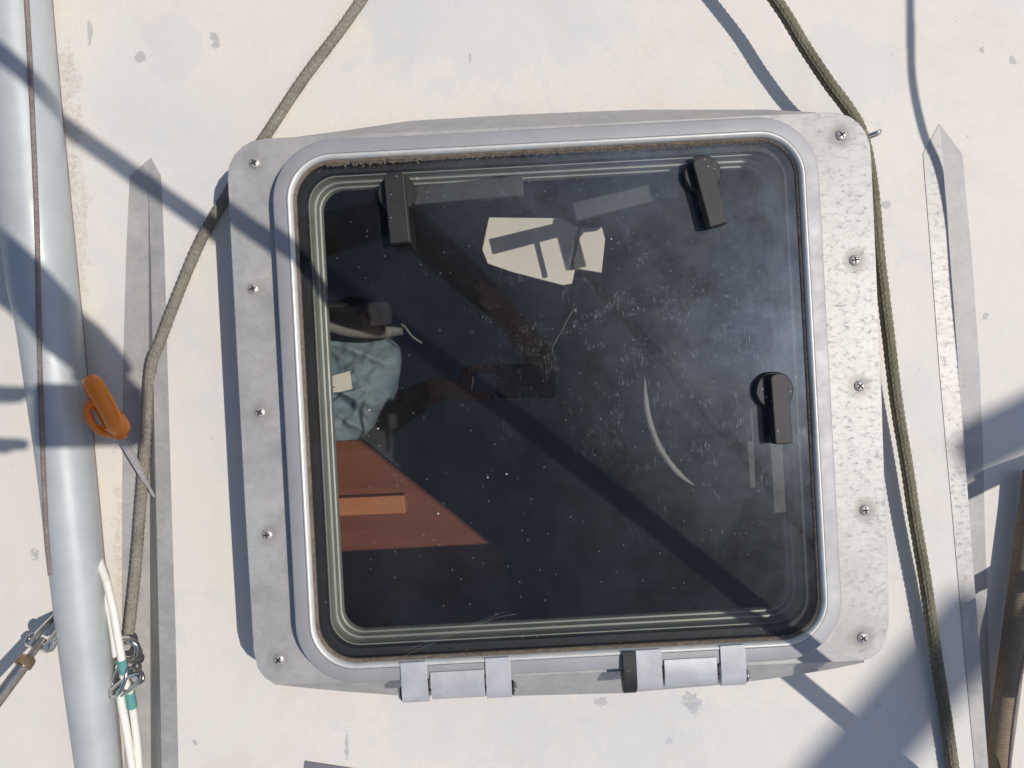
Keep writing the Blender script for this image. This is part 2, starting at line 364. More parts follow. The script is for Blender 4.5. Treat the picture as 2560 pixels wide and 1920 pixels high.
def extrude_u(name, prof, u0, u1, mat, parent=None, bev=0.0006):       # (v,z) profile drawn out along u
    n = len(prof); v = [(u0, p[0], p[1]) for p in prof] + [(u1, p[0], p[1]) for p in prof]
    f = [tuple(range(n)), tuple(range(2 * n - 1, n - 1, -1))] + [(i, (i + 1) % n, n + (i + 1) % n, n + i) for i in range(n)]
    o = pydata(name, v, f, mat, parent, True, 38)
    if bev: bevel(o, bev, 2)
    return o
def rrect(hw, hh, r, n=10):
    out = []
    for cx, cy, a0 in ((hw - r, hh - r, 0), (-hw + r, hh - r, 90), (-hw + r, -hh + r, 180), (hw - r, -hh + r, 270)):
        for k in range(n + 1):
            a = R(a0 + 90 * k / n); out.append((cx + r * math.cos(a), cy + r * math.sin(a)))
    return out
def ring(name, hw, hh, r, prof, mat, parent=None, angle=35, n=12):     # closed (inset, z) profile swept round a rounded rectangle
    v, f = [], []; m = len(prof)
    loops = [rrect(hw - i, hh - i, max(0.004, r - i), n) for i, z in prof]; k = len(loops[0])
    for j in range(k):
        for q in range(m): v.append((*loops[q][j], prof[q][1]))
    for j in range(k):
        j2 = (j + 1) % k
        for q in range(m):
            q2 = (q + 1) % m; f.append((j * m + q, j2 * m + q, j2 * m + q2, j * m + q2))
    return pydata(name, v, f, mat, parent, True, angle)
def plate_hole(name, outer, inner, z0, z1, mat, parent=None):
    bm = bmesh.new()
    def loop(pts):
        vs = [bm.verts.new((p[0], p[1], z1)) for p in pts]
        return [bm.edges.new((vs[i], vs[(i + 1) % len(vs)])) for i in range(len(vs))]
    e = loop(outer) + loop(inner)
    bmesh.ops.triangle_fill(bm, use_beauty=True, edges=e, normal=(0, 0, 1))
    if z0 is not None:
        g = bmesh.ops.extrude_face_region(bm, geom=list(bm.faces))
        for q in g['geom']:
            if isinstance(q, bmesh.types.BMVert): q.co.z = z0
    bmesh.ops.recalc_face_normals(bm, faces=bm.faces)
    if z0 is None:
        for fc in bm.faces:
            if fc.normal.z < 0: fc.normal_flip()
    me = bpy.data.meshes.new(name); bm.to_mesh(me); bm.free()
    return link(name, me, mat, parent)
def lathe(name, prof, mat, parent=None, seg=24, loc=(0, 0, 0), axis=None, angle=40):   # (r,z) profile about local z, turned to axis
    v, f = [], []; m = len(prof)
    for k in range(seg):
        a = 2 * math.pi * k / seg
        for r_, z in prof: v.append(Vector((r_ * math.cos(a), r_ * math.sin(a), z)))
    for k in range(seg):
        k2 = (k + 1) % seg
        for q in range(m - 1): f.append((k * m + q, k2 * m + q, k2 * m + q + 1, k * m + q + 1))
    f.append(tuple(k * m for k in range(seg - 1, -1, -1))); f.append(tuple(k * m + m - 1 for k in range(seg)))
    if axis is not None:
        q = Vector((0, 0, 1)).rotation_difference(Vector(axis).normalized()).to_matrix(); v = [q @ x for x in v]
    v = [x + Vector(loc) for x in v]
    return pydata(name, v, f, mat, parent, True, angle)

# ------------------------------------------------------------------ deck
hole = [HW(*p) for p in rrect(HWD - 40 * S, HHT - 40 * S, 0.03, 8)]
TL, TR_ = P(375, 425), P(2350, 350)                         # where the side decks begin to fall away
BLr, BRr = P(409, 1990), P(2473, 1990)                      # ridge lines at the lower end
DL, DR = 0.055, 0.045
YB = BLr.y
def far(a, b, y): t = (y - a.y) / (b.y - a.y); return a.x + (b.x - a.x) * t
YE = -1.3
kl = (YE - TL.y) / (YB - TL.y); kr = (YE - TR_.y) / (BRr.y - TR_.y)
outer = [(3.5, TR_.y), (3.5, 3.0), (-3.5, 3.0), (-3.5, TL.y), (TL.x, TL.y), (far(TL, BLr, YE), YE), (far(TR_, BRr, YE), YE), (TR_.x, TR_.y)]
deck = struct(plate_hole('deck', outer, hole, None, 0.0, M['deck']))
footL = Vector((BLr.x - 0.012 - 0.50 * DL, YB, -DL)); footR = Vector((BRr.x + 0.004, BRr.y, -DR))
fl = TL + (footL - TL) * kl; frr = TR_ + (footR - TR_) * kr
struct(pydata('side_deck_left', [(-3.5, TL.y, 0), tuple(TL), tuple(fl), (-3.5, YE, fl.z)], [(0, 1, 2, 3)], M['deck']))
struct(pydata('side_deck_right', [(3.5, TR_.y, 0), tuple(TR_), tuple(frr), (3.5, YE, frr.z)], [(0, 1, 2, 3)], M['deck']))
struct(pydata('deck_riser_left', [tuple(TL), (far(TL, BLr, YE), YE, 0), tuple(fl)], [(0, 1, 2)], M['deck']))
struct(pydata('deck_riser_right', [tuple(TR_), (far(TR_, BRr, YE), YE, 0), tuple(frr)], [(0, 1, 2)], M['deck']))
def zl(y): return min(0.0, -DL * (TL.y - y) / (TL.y - YB))
def zr(y): return min(0.0, -DR * (TR_.y - y) / (TR_.y - BRr.y))
struct(pydata('water', [(-900, -900, -1.6), (900, -900, -1.6), (900, 900, -1.6), (-900, 900, -1.6)], [(0, 1, 2, 3)], M['water']))

# cabin under the hatch
def cabin(name, x0, x1, y0, y1, z0, z1, mat):
    v = [(x, y, z) for z in (z0, z1) for x, y in ((x0, y0), (x1, y0), (x1, y1), (x0, y1))]
    return struct(pydata(name, v, [(0, 1, 2, 3), (4, 5, 6, 7), (0, 1, 5, 4), (1, 2, 6, 5), (2, 3, 7, 6), (3, 0, 4, 7)], mat))
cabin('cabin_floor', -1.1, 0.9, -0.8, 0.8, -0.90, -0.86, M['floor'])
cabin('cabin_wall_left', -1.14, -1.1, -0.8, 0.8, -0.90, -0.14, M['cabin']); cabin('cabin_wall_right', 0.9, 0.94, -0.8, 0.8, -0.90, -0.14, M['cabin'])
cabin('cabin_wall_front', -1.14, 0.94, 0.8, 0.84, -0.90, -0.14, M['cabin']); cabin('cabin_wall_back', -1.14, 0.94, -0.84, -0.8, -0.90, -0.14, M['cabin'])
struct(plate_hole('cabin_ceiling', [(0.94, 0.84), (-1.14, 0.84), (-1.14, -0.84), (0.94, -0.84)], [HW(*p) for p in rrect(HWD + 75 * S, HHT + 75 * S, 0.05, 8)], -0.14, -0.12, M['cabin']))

# ------------------------------------------------------------------ the hatch
hatch = tag(empty('deck_hatch', (HC.x, HC.y, 0), ROT), 'grey framed deck hatch with scratched tinted glass, three black handles and two hinges', 'hatch')
ZP = 0.077
plate_px = [(569, 447), (572, 415), (585, 388), (604, 367), (630, 352), (665, 346), (900, 335), (1400, 312), (1900, 288), (2060, 281), (2095, 282), (2122, 290), (2147, 308), (2165, 332), (2175, 360), (2178, 390),
            (2186, 559), (2203, 949), (2214, 1280), (2221, 1434), (2222, 1560), (2215, 1600), (2200, 1628), (2178, 1646), (2150, 1653), (2016, 1658), (1400, 1686), (960, 1702), (690, 1713), (662, 1695), (644, 1670), (634, 1630), (613, 1280), (579, 640)]
pl = [L(x, y, ZP) for x, y in plate_px]
plate = plate_hole('base_plate', [(p.x, p.y) for p in pl], rrect(HWD - 40 * S, HHT - 40 * S, HR - 40 * S, 10), ZP - 0.0025, ZP, M['galv'], hatch); bevel(plate, 0.0006, 2)
# skirts bent down from the long edges of the plate
def skirt(fold, edge):
    a = [L(x, y, ZP - 0.003) for x, y in fold]; b = [L(x, y, 0.032) for x, y in edge]
    n = len(a); v = a + b + [p + Vector((0, 0, -0.002)) for p in a] + [p + Vector((0, 0, -0.002)) for p in b]
    f = []
    for i in range(n - 1):
        f += [(i, i + 1, n + i + 1, n + i), (2 * n + i, 3 * n + i, 3 * n + i + 1, 2 * n + i + 1), (n + i, n + i + 1, 3 * n + i + 1, 3 * n + i), (i, 2 * n + i, 2 * n + i + 1, i + 1)]
    pydata('skirt', v, f, M['galv'], hatch)
def lerp_edge(y0, x0, y1, x1, xs): return [(x, y0 + (y1 - y0) * (x - x0) / (x1 - x0)) for x in xs]
xs = [720, 870, 1026, 1280, 1473, 1608, 1920, 2040]
skirt([(x, y + 6) for x, y in lerp_edge(343, 690, 281, 2070, xs)], list(zip(xs, [345, 325, 302, 287, 279, 274, 274, 281])))
xs = [700, 840, 987, 1280, 1550, 1780, 1920, 2074, 2160]
skirt([(x, y - 6) for x, y in lerp_edge(1713, 690, 1655, 2150, xs)], list(zip(xs, [1713, 1727, 1738, 1740, 1733, 1714, 1698, 1674, 1656])))
cr = rrect(HWD + 0.012, HHT - 0.004, 0.05, 8)
plate_hole('coaming', cr, rrect(HWD - 30 * S, HHT - 30 * S, 0.04, 8), 0.0005, ZP - 0.003, M['coaming'], hatch)
# screws
scr0 = None
for i, (x, y) in enumerate(SCREWS):
    q = L(x, y, ZP)
    if scr0 is None:
        o = lathe('screw', [(0.0057, 0), (0.0057, 0.0006), (0.0050, 0.0014), (0.0030, 0.0020), (0.0006, 0.0022)], M['screw'], hatch, 24)
        cv, cf = [], []
        for a in (0, 90):
            for sx, sy in ((1, 1), (-1, 1), (-1, -1), (1, -1)):
                u, v_ = sx * 0.0034, sy * 0.00085
                cv.append((u, v_, 0.00235) if a == 0 else (-v_, u, 0.00238))
            k = len(cv) - 4; cf.append((k, k + 1, k + 2, k + 3))
        cr_ = pydata('cross_recess', cv, cf, M['recess'], o); scr0 = (o, cr_)  # flat dark cross laid on the screw head
        wsh = lathe('screw_stain', [(0.0075, 0.0001), (0.0070, 0.00035), (0.0058, 0.00036)], M['grey'], o, 20) if False else None
    else:
        o = scr0[0].copy(); C.objects.link(o); o.parent = hatch
        c2 = scr0[1].copy(); C.objects.link(c2); c2.parent = o
    o.location = q + Vector((0, 0, 0.0001)); o.rotation_euler = (0, 0, random.uniform(0, 1.5))
# lid
s = S
lid = ring('lid_frame', HWD, HHT, HR, [(0, .0795), (0, .0915), (1.0 * s, .0932), (3.5 * s, .0945), (7 * s, .095), (36 * s, .095), (36 * s, .0795)], M['frame'], hatch, 30)
ring('bead', HWD, HHT, HR, [(36.6 * s, .086), (36.6 * s, .0946), (38.5 * s, .0956), (41 * s, .0958), (44 * s, .0953), (47 * s, .0940), (49 * s, .0922), (50 * s, .090), (50 * s, .086)], M['bead'], lid, 60)
seal = ring('seal', HWD, HHT, HR, [(50.4 * s, .086), (50.4 * s, .0908), (53 * s, .0903), (55 * s, .0895), (57 * s, .0885), (57 * s, .086)], M['seal'], hatch, 60)
g = rrect(HWD - 52 * s, HHT - 52 * s, HR - 52 * s, 12); n = len(g)
gv = [(x, y, .088) for x, y in g] + [(x, y, .080) for x, y in g]
glass = pydata('glass_pane', gv, [tuple(range(n)), tuple(range(2 * n - 1, n - 1, -1))] + [(i, (i + 1) % n, n + (i + 1) % n, n + i) for i in range(n)], [M['glass'], M['clear']], hatch)
for p in glass.data.polygons: p.material_index = 0 if p.normal.z > 0.5 else 1
ring('gasket', HWD, HHT, HR, [(40 * s, .0785), (40 * s, .0795), (75 * s, .0795), (75 * s, .0700), (68 * s, .0700)], M['gasket'], hatch)
ring('lower_frame', HWD, HHT, HR, [(64 * s, .0695), (78 * s, .0695), (79.5 * s, .0565), (81 * s, .0552), (85 * s, .0548), (86.5 * s, .0535), (87.5 * s, .0475), (88.5 * s, .0462), (92 * s, .0458), (93.5 * s, .0445), (94 * s, .0380), (64 * s, .0380)], M['inner'], hatch, 30)
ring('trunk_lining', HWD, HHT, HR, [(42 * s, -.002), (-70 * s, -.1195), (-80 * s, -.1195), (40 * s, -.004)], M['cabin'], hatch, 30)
# hinges
def hz(v): return -(v) * S
arm_prof = [(hz(634), .0966), (hz(634), .0952), (hz(684), .0952), (hz(685), .0720), (hz(712), .0690), (hz(728), .0705), (hz(738), .0760), (hz(741), .0825), (hz(738), .0890), (hz(729), .0942), (hz(716), .0966)]
leaf_prof = [(hz(685), .0690), (hz(685), .0951), (hz(662), .0951), (hz(662), .0956), (hz(672), .0972), (hz(690), .0978), (hz(712), .0968), (hz(726), .0930), (hz(735), .0870), (hz(738), .0820), (hz(738), .0755), (hz(728), .0700), (hz(712), .0688)]
stop_prof = [(hz(634), .0975), (hz(634), .0953), (hz(684), .0953), (hz(685.5), .0700), (hz(720), .0690), (hz(738), .0720), (hz(744), .0800), (hz(743), .0900), (hz(735), .0970), (hz(715), .1010), (hz(680), .1015), (hz(650), .1000)]
def squash(pr): return [(v_, .0978 - (.0978 - z_) * .62 if z_ < .0978 else z_) for v_, z_ in pr]
arm_prof, leaf_prof, stop_prof = squash(arm_prof), squash(leaf_prof), squash(stop_prof)
def ux(px): return L(px, 1700, ZT).x
def hinge(a, b, c_, d, e, f_, stop=None):
    h = empty('hinge', (0, 0, 0)); h.parent = hatch
    extrude_u('hinge_arm', arm_prof, ux(a), ux(b), M['hinge'], h); extrude_u('hinge_arm', arm_prof, ux(e), ux(f_), M['hinge'], h)
    extrude_u('hinge_leaf', leaf_prof, ux(c_), ux(d), M['hinge'], h)
    pin = L(0, 0, 0)
    yv, zv = hz(720), .0865
    tube('hinge_pin', [(ux(a) + .001, yv, zv), (ux(f_) - .001, yv, zv)], 0.0034, M['steel_dull'], h, 12)
    for u, sgn in ((ux(a), -1), (ux(f_), 1)):
        if stop and sgn < 0: continue
        lathe('washer', [(0.0034, 0.0002), (0.0072, 0.0002), (0.0072, 0.0022), (0.003, 0.0022)], M['black'], h, 20, (u, yv, zv), (sgn, 0, 0))
        lathe('bolt_head', [(0.0058, 0.0023), (0.0058, 0.0036), (0.0044, 0.0052), (0.002, 0.0060), (0.0005, 0.0061)], M['steel'], h, 16, (u, yv, zv), (sgn, 0, 0))
    if stop: extrude_u('hinge_stop', stop_prof, ux(stop[0]), ux(stop[1]), M['black'], h, 0.001)
hinge(1003, 1069, 1077, 1211, 1215, 1278)
hinge(1592, 1656, 1662, 1793, 1803, 1866, (1557, 1590.5))
# handles on top of the glass
def handle(dc, rpx, a, b, wpx):
    c0 = L(dc[0], dc[1], .096)
    d = lathe('handle', [(rpx * S, .0882), (rpx * S, .0952), (rpx * S - .0012, .0966), (0.004, .0968)], M['black'], hatch, 36, (c0.x, c0.y, 0))
    p, q = L(*a, .106), L(*b, .106); t = (q - p).normalized(); nrm = Vector((-t.y, t.x, 0)) * (wpx / 2 * S)
    out = []
    for k in range(7):                                         # rounded top end
        ang = math.pi * k / 6; out.append(p + nrm * math.cos(ang) - t * (0.0045 * math.sin(ang)))
    out += [q - nrm, q + nrm]
    lv = prism('lever', [(o_.x, o_.y) for o_ in out], .0905, .106, M['black'], d, 0.0012, 2); return d
handle((992, 482), 48, (984, 440), (1000, 607), 50)
handle((1757, 434), 47, (1755, 402), (1798, 562), 47)
handle((1937, 976), 47, (1949, 944), (1961, 1110), 44)
# inside levers, seen through the glass
def inlever(a, b, w0, w1, z, th):
    p, q = L(*a, z), L(*b, z); t = (q - p).normalized(); nn = Vector((-t.y, t.x, 0))
    out = [p + nn * w0 / 2 * S, q + nn * w1 / 2 * S, q - nn * w1 / 2 * S, p - nn * w0 / 2 * S]
    return prism('inner_lever', [(o.x, o.y) for o in out], z - th, z, M['lever_in'], hatch, 0.0012)
inlever((1030, 490), (1308, 462), 46, 54, .060, .010)
inlever((1690, 466), (1436, 530), 44, 50, .050, .006)
inlever((1942, 1090), (1957, 1282), 40, 46, .062, .010)
inlever((1872, 1020), (1882, 1220), 22, 16, .052, .006)
for x, y in ((992, 482), (1757, 434), (1937, 976)):
    c0 = L(x, y, .07); lathe('handle_spindle', [(0.016, .052), (0.016, .0795), (0.012, .0797)], M['lever_in'], hatch, 24, (c0.x, c0.y, 0))
# grit lying along the upper seal
gv, gf = [], []; rnd = random.Random(3)
for k in range(1500):
    u = rnd.uniform(-0.225, 0.235); v_ = HHT - (56 + abs(rnd.gauss(0, 2.6 + 1.2 * math.sin(u * 23)))) * S; r_ = rnd.uniform(.0005, .0016); i = len(gv)
    for a in range(4): gv.append((u + r_ * math.cos(a * 1.57 + k) * rnd.uniform(.6, 1.3), v_ + r_ * math.sin(a * 1.57 + k) * rnd.uniform(.6, 1.3), .0881))
    gv.append((u, v_, .0883 + r_ * .7)); gf += [(i, i + 1, i + 4), (i + 1, i + 2, i + 4), (i + 2, i + 3, i + 4), (i + 3, i, i + 4)]
grit = pydata('grit', gv, gf, M['seal'], hatch); grit['kind'] = 'stuff'
# single deep scratches on the pane
def scratch(pts, wd):
    p = [L(x, y, .0882) for x, y in pts]; p = spline(p, 6); v, f = [], []
    for i, q in enumerate(p):
        t = (p[min(i + 1, len(p) - 1)] - p[max(i - 1, 0)]).normalized(); nn = Vector((-t.y, t.x, 0)) * wd / 2 * rnd.uniform(.6, 1.2)
        v += [q - nn, q + nn]
    for i in range(len(p) - 1): f.append((2 * i, 2 * i + 1, 2 * i + 3, 2 * i + 2))
    pydata('scratch', v, f, M['hose'], hatch)
scratch([(1443, 768), (1430, 780), (1408, 820), (1382, 866)], .0003)
scratch([(986, 1651), (1100, 1600), (1230, 1548), (1290, 1535)], .00018)
scratch([(1010, 1628), (1120, 1585), (1260, 1530)], .00015)

# ------------------------------------------------------------------ inside the cabin, under the glass
def sheet(name, pts, z, th, mat, bev=.001): return prism(name, [tuple(P(x, y, z).xy) for x, y in pts], z - th, z, mat, None, bev)
shelf = tag(sheet('plywood_shelf', [(700, 1050), (800, 1105), (905, 1100), (1262, 1384), (1290, 1700), (700, 1700)], -.40, .012, M['ply']), 'red brown plywood shelf lit in a triangle under the glass', 'shelf')
bt = tag(sheet('wooden_batten', [(700, 1252), (1010, 1238), (1014, 1284), (700, 1297)], -.368, .028, M['batten'], .002), 'short square cedar batten lying on the plywood shelf', 'batten')
# blue cloth bag: crumpled dome
gx, gy = 46, 40; bv, bf = [], []
outl = [(640, 800), (780, 815), (900, 830), (975, 850), (1000, 885), (990, 960), (970, 1010), (940, 1040), (915, 1080), (880, 1105), (800, 1135), (640, 1150)]
zc = -.80; cpts = [P(x, y, zc) for x, y in outl]; cen = sum(cpts, Vector()) / len(cpts)
oo = resample(spline(cpts + [cpts[0]], 12), 0.006)
rings = 30
for k in range(rings + 1):
    t = k / rings
    for q in oo:
        p = cen + (q - cen) * (1 - t)
        e = math.sqrt(max(0, 1 - (1 - t) ** 2))
        z = zc - .05 + .075 * e ** .6 + .045 * (0.35 - abs(mnoise.noise(Vector((p.x * 13 + p.y * 15, p.y * 5 - p.x * 6, 1.0))))) + .026 * (0.3 - abs(mnoise.noise(Vector((p.x * 24 - p.y * 26, p.y * 9 + p.x * 8, 4.0))))) + .006 * mnoise.noise(p * 60)
        bv.append((p.x, p.y, z))
no = len(oo)
for k in range(rings):
    for j in range(no): bf.append((k * no + j, k * no + (j + 1) % no, (k + 1) * no + (j + 1) % no, (k + 1) * no + j))
bag = tag(pydata('cloth_bag', bv, bf, M['cloth'], None, True), 'crumpled faded blue cloth bag seen through the left of the glass', 'bag')
pt = [P(x, y, -.755) for x, y in ((812, 945), (875, 927), (881, 972), (850, 980), (815, 982))]
patch = pydata('label_patch', [tuple(p) for p in pt], [tuple(range(5))], M['paper'], bag); patch['label'] = 'white rectangular patch'
tag(tube('hose', spline([P(x, y, -.70) for x, y in ((700, 790), (815, 812), (870, 826), (940, 830), (1005, 822))], 8), .0135, M['hose'], None, 14), 'pale grey curved hose lying above the blue bag', 'hose')
tag(tube('curled_cable', spline([P(x, y, -.70) for x, y in ((985, 800), (1010, 815), (1030, 840), (1055, 858))], 8), .0022, M['hose'], None, 8), 'thin pale cable curling off the end of the hose', 'cable')
pan = tag(sheet('white_tray', [(1222, 543), (1400, 545), (1453, 570), (1504, 566), (1513, 597), (1504, 682), (1438, 671), (1430, 709), (1407, 713), (1280, 680), (1219, 659), (1205, 624)], -.11, .008, M['paper']), 'bright white plastic tray under the glass below the upper handles', 'tray')
tag(tube('metal_rod', [P(1448, 566, -.03), P(1428, 672, -.06)], .0032, M['steel'], None, 12), 'thin steel rod crossing the edge of the white tray', 'rod')
arc = [(1612, 945), (1613, 985), (1618, 1030), (1632, 1080), (1652, 1125), (1682, 1168), (1712, 1197), (1736, 1213)]
tag(tube('curved_trim', spline([P(x, y, .02) for x, y in arc], 8), lambda t: .0036 * min(1, .15 + 4 * t, .1 + 4 * (1 - t)), M['hose'], None, 10), 'slim curved metal strip shining beneath the dark glass', 'trim')  # thin pale tube along the arc, tapered at both ends

# ------------------------------------------------------------------ flashing strips
def flashing(name, label, apex, rows, top):
    # rows: (y, outer side x, foot x, ridge x, top flange x) in photo pixels, side = -1 left / +1 right
    v, f = [], []
    for r_ in rows:
        v += r_
    o = None
    n = len(rows[0])
    v = [apex] + v
    for j in range(n - 1): f.append((0, 1 + j, 2 + j))
    for i in range(len(rows) - 1):
        for j in range(n - 1): f.append((1 + i * n + j, 1 + i * n + j + 1, 1 + (i + 1) * n + j + 1, 1 + (i + 1) * n + j))
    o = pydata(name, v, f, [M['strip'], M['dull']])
    for i_, p in enumerate(o.data.polygons): p.material_index = 0 if i_ % (n - 1) == top else 1  # sun glare set by material: top flange keeps it, tilted faces go without
    for p in o.data.polygons:
        if p.normal.z < 0: p.flip()
    sd = o.modifiers.new('thick', 'SOLIDIFY'); sd.thickness = 0.0004; sd.offset = 1.0
    return tag(o, label, 'metal strip', 'flashing strips along the hatch')
UP = Vector((0, 0, .0003))
rl = []
for y, xo, xf in ((440, 325, 374), (640, 316, 360), (900, 309, 351), (1280, 306, 352), (1600, 306, 358), (1990, 312, 366)):
    rg_ = P(0, y); a = far(TL, BLr, rg_.y); ri = Vector((a, rg_.y, 0)); tt = max(0.0, (TL.y - rg_.y) / (TL.y - YB)); ft = TL + (footL - TL) * tt
    z = zl(rg_.y); fx = {440: 403, 640: 412, 900: 419, 1280: 430, 1600: 440, 1990: 448}[y]
    ou = P(xo, y, z); rl.append([Vector((ou.x, rg_.y, zl(rg_.y))) + UP, ft + UP + Vector((-.001, 0, .001)), ri + UP + Vector((-.0005, 0, .0006)), P(fx, y) + UP])
flashing('metal_strip', 'grey galvanised metal strip with pointed end beside the scissors', P(378, 394) + UP, rl, 2)
rr_ = []
for y, xt, xo in ((385, 2307, 2405), (640, 2327, 2429), (910, 2347, 2448), (1142, 2367, 2457), (1280, 2380, 2460), (1627, 2410, 2470), (1990, 2443, 2480)):
    rg_ = P(0, y); ri = Vector((far(TR_, BRr, rg_.y), rg_.y, 0)); tt = max(0.0, (TR_.y - rg_.y) / (TR_.y - BRr.y)); ft = TR_ + (footR - TR_) * tt
    ou = P(xo, y, zr(rg_.y)); ou = Vector((max(ou.x, ft.x + .012), rg_.y, zr(rg_.y)))
    rr_.append([P(xt, y) + UP, ri + UP + Vector((.0005, 0, .0006)), ft + UP + Vector((.001, 0, .001)), ou + UP])
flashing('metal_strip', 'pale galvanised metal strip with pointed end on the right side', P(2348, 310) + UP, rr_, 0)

# ------------------------------------------------------------------ ropes
tag(rope('rope', [P(x, y, z) for x, y, z in ((1140, -340, .009), (945, -60, .009), (860, 62, .009), (760, 195, .009), (665, 338, .009), (600, 436, .009), (560, 500, .009), (500, 605, .009), (440, 748, .010), (398, 860, .010), (380, 905, .005), (370, 1000, -.004), (362, 1130, -.008), (350, 1290, -.014), (338, 1440, -.018), (322, 1585, -.024))], .0062, M['rope_l'], fuzz=500),
    'faded grey braided rope running under the hatch plate to the shackle', 'rope', 'braided ropes')
tag(rope('rope', [P(x, y, z) for x, y, z in ((1690, -340, .060), (1895, -60, .055), (1962, 35, .053), (2010, 115, .052), (2070, 205, .050), (2120, 272, .046), (2152, 330, .040), (2172, 410, .033), (2186, 520, .027), (2197, 640, .024), (2216, 800, .022), (2240, 1000, .019), (2266, 1160, .018), (2287, 1300, .017), (2314, 1460, .015), (2340, 1640, .012), (2365, 1800, .009), (2392, 1990, .008))], .0068, M['rope_r'], fuzz=900),
    'olive green braided rope down the right side of the hatch', 'rope', 'braided ropes')

# pad eye at the plate corner
eye = tube('pad_eye', spline([P(2160, 342, .030), P(2188, 333, .036), P(2199, 328, .036), P(2196, 334, .030), P(2165, 347, .024)], 8), .0022, M['steel'], None, 10)
tag(eye, 'small steel eye sticking out at the upper right plate corner', 'eye bolt')

# ------------------------------------------------------------------ left pole with its cord
rowsP = ((-500, -130, 95), (0, -62, 130), (640, 8, 190), (806, 39, 206), (987, 66, 223), (1161, 91, 239), (1357, 114, 257), (1627, 147, 281), (1917, 188, 306), (2300, 245, 338))
pc, pr = [], []
for y_, xl, xr in rowsP:
    zd = zl(P(0, y_).y); rad = (xr - xl) / 2 / F * .84 * .86
    z_ = zd + rad + .003; rad = (xr - xl) / 2 / F * (CZ - z_) * .86; z_ = zd + rad + .003
    pc.append(P((xl + xr) / 2, y_, z_)); pr.append(rad)
pcs = spline(pc, 8); prs = [v_.x for v_ in spline([(q, 0, 0) for q in pr], 8)]
def lerp_r(t): k = t * (len(prs) - 1); i_ = min(int(k), len(prs) - 2); return prs[i_] + (prs[i_ + 1] - prs[i_]) * (k - i_)
pole = empty('spar_pole', tuple(pc[-1])); pb = pc[-1]
tube('tube', [q - pb for q in pcs], lerp_r, M['pole'], pole, 56)
tube('track', [q - pb + Vector((r_ * .80, 0, -r_ * .62)) for q, r_ in zip(pcs, prs)], .0012, M['cord'], pole, 6)
tag(pole, 'thick pale grey round spar slanting along the left edge', 'spar')
def pole_at(py):
    k = min(range(len(pcs)), key=lambda i_: abs(960 - pcs[i_].y / (CZ - pcs[i_].z) * F - py)); return pcs[k], prs[k]
cp = []
for px, py in ((60, -80), (66, 0), (78, 220), (92, 560), (97, 800), (102, 1000), (108, 1160), (116, 1340), (126, 1440)):
    q, r_ = pole_at(py); zt = q.z + r_
    for _ in range(4):
        off = P(px, py, zt).x - q.x; zt = q.z + math.sqrt(max(0.04 * r_ * r_, r_ * r_ - off * off)) + .0026
    cp.append(P(px, py, zt))
tag(tube('cord', resample(spline(cp, 20), .002), .0025, M['cord'], None, 10, lambda a_, s_: 1 + .10 * math.sin(3 * a_ + s_ * 1500)), 'thin brownish cord stretched along the pale spar', 'cord')

# ------------------------------------------------------------------ scissors
def scissors():
    piv = P(303, 1090, .030); tip = P(386, 1243, .004); ax = (tip - piv).normalized()
    e = empty('scissors', tuple(piv))
    side = Vector((-ax.y, ax.x, 0)).normalized()               # to the upper right in the photo
    nrm = ax.cross(side).normalized()
    if nrm.z < 0: nrm = -nrm
    roll = R(-8); side, nrm = side * math.cos(roll) + nrm * math.sin(roll), nrm * math.cos(roll) - side * math.sin(roll)
    Lb = (tip - piv).length
    def pt(u, v_, w_): return ax * u + side * v_ + nrm * w_
    def blade(name, sg):
        o2 = [(-.012, .003 * sg), (-.012, -.004 * sg), (.01, -.0042 * sg), (Lb * .6, -.0028 * sg), (Lb, .0005 * sg), (Lb * .98, .0018 * sg), (.01, .0032 * sg)]
        n_ = len(o2); v = [pt(u, q, .0001 + .0008 * sg) for u, q in o2] + [pt(u, q, .0001 + .0021 * sg) for u, q in o2]
        f = [tuple(range(n_ - 1, -1, -1)), tuple(range(n_, 2 * n_))] + [(i, (i + 1) % n_, n_ + (i + 1) % n_, n_ + i) for i in range(n_)]
        pydata(name, v, f, M['screw'], e)
    blade('blade', 1); blade('blade', -1)
    def loop(name, sg, ctr, ru, rv, th, tilt):
        # bow: a swept oval ring with a tapered shank towards the pivot
        ring_ = []
        for k in range(33):
            a = 2 * math.pi * k / 32
            u = ctr[0] + ru * math.cos(a) * (1 + .12 * math.cos(a)); q = ctr[1] + rv * math.sin(a)
            ring_.append(pt(u, q * math.cos(tilt), q * math.sin(tilt) + sg * .003))
        v, f = tube_data(ring_, th, 12, lambda a_, s_: 1.0 + .25 * abs(math.cos(a_)), False)
        sh = spline([pt(ctr[0] + ru * .8, ctr[1] * math.cos(tilt), ctr[1] * math.sin(tilt) + sg * .003), pt(ctr[0] + ru * 1.25, ctr[1] * .75, sg * .003), pt(-.012, sg * .0035 * (1 if ctr[1] > 0 else -1) * 0 + ctr[1] * .3, sg * .0022), pt(.002, 0, sg * .002)], 8)
        v2, f2 = tube_data(sh, lambda t: th * (1.75 - .95 * t), 12)
        off = len(v); v += v2; f += [tuple(i + off for i in q) for q in f2]
        pydata(name, v, f, M['orange'], e, True, 60)
    loop('handle', 1, (-.044, .006), .027, .017, .0076, R(64))
    loop('handle', -1, (-.029, -.010), .019, .0105, .0040, R(-18))
    lathe('pivot_screw', [(.0036, .0022), (.0036, .0034), (.0022, .0040), (.0004, .0041)], M['steel_dull'], e, 16, (0, 0, 0), tuple(nrm))
    return tag(e, 'orange handled scissors leaning against the pale spar', 'scissors')
scissors()

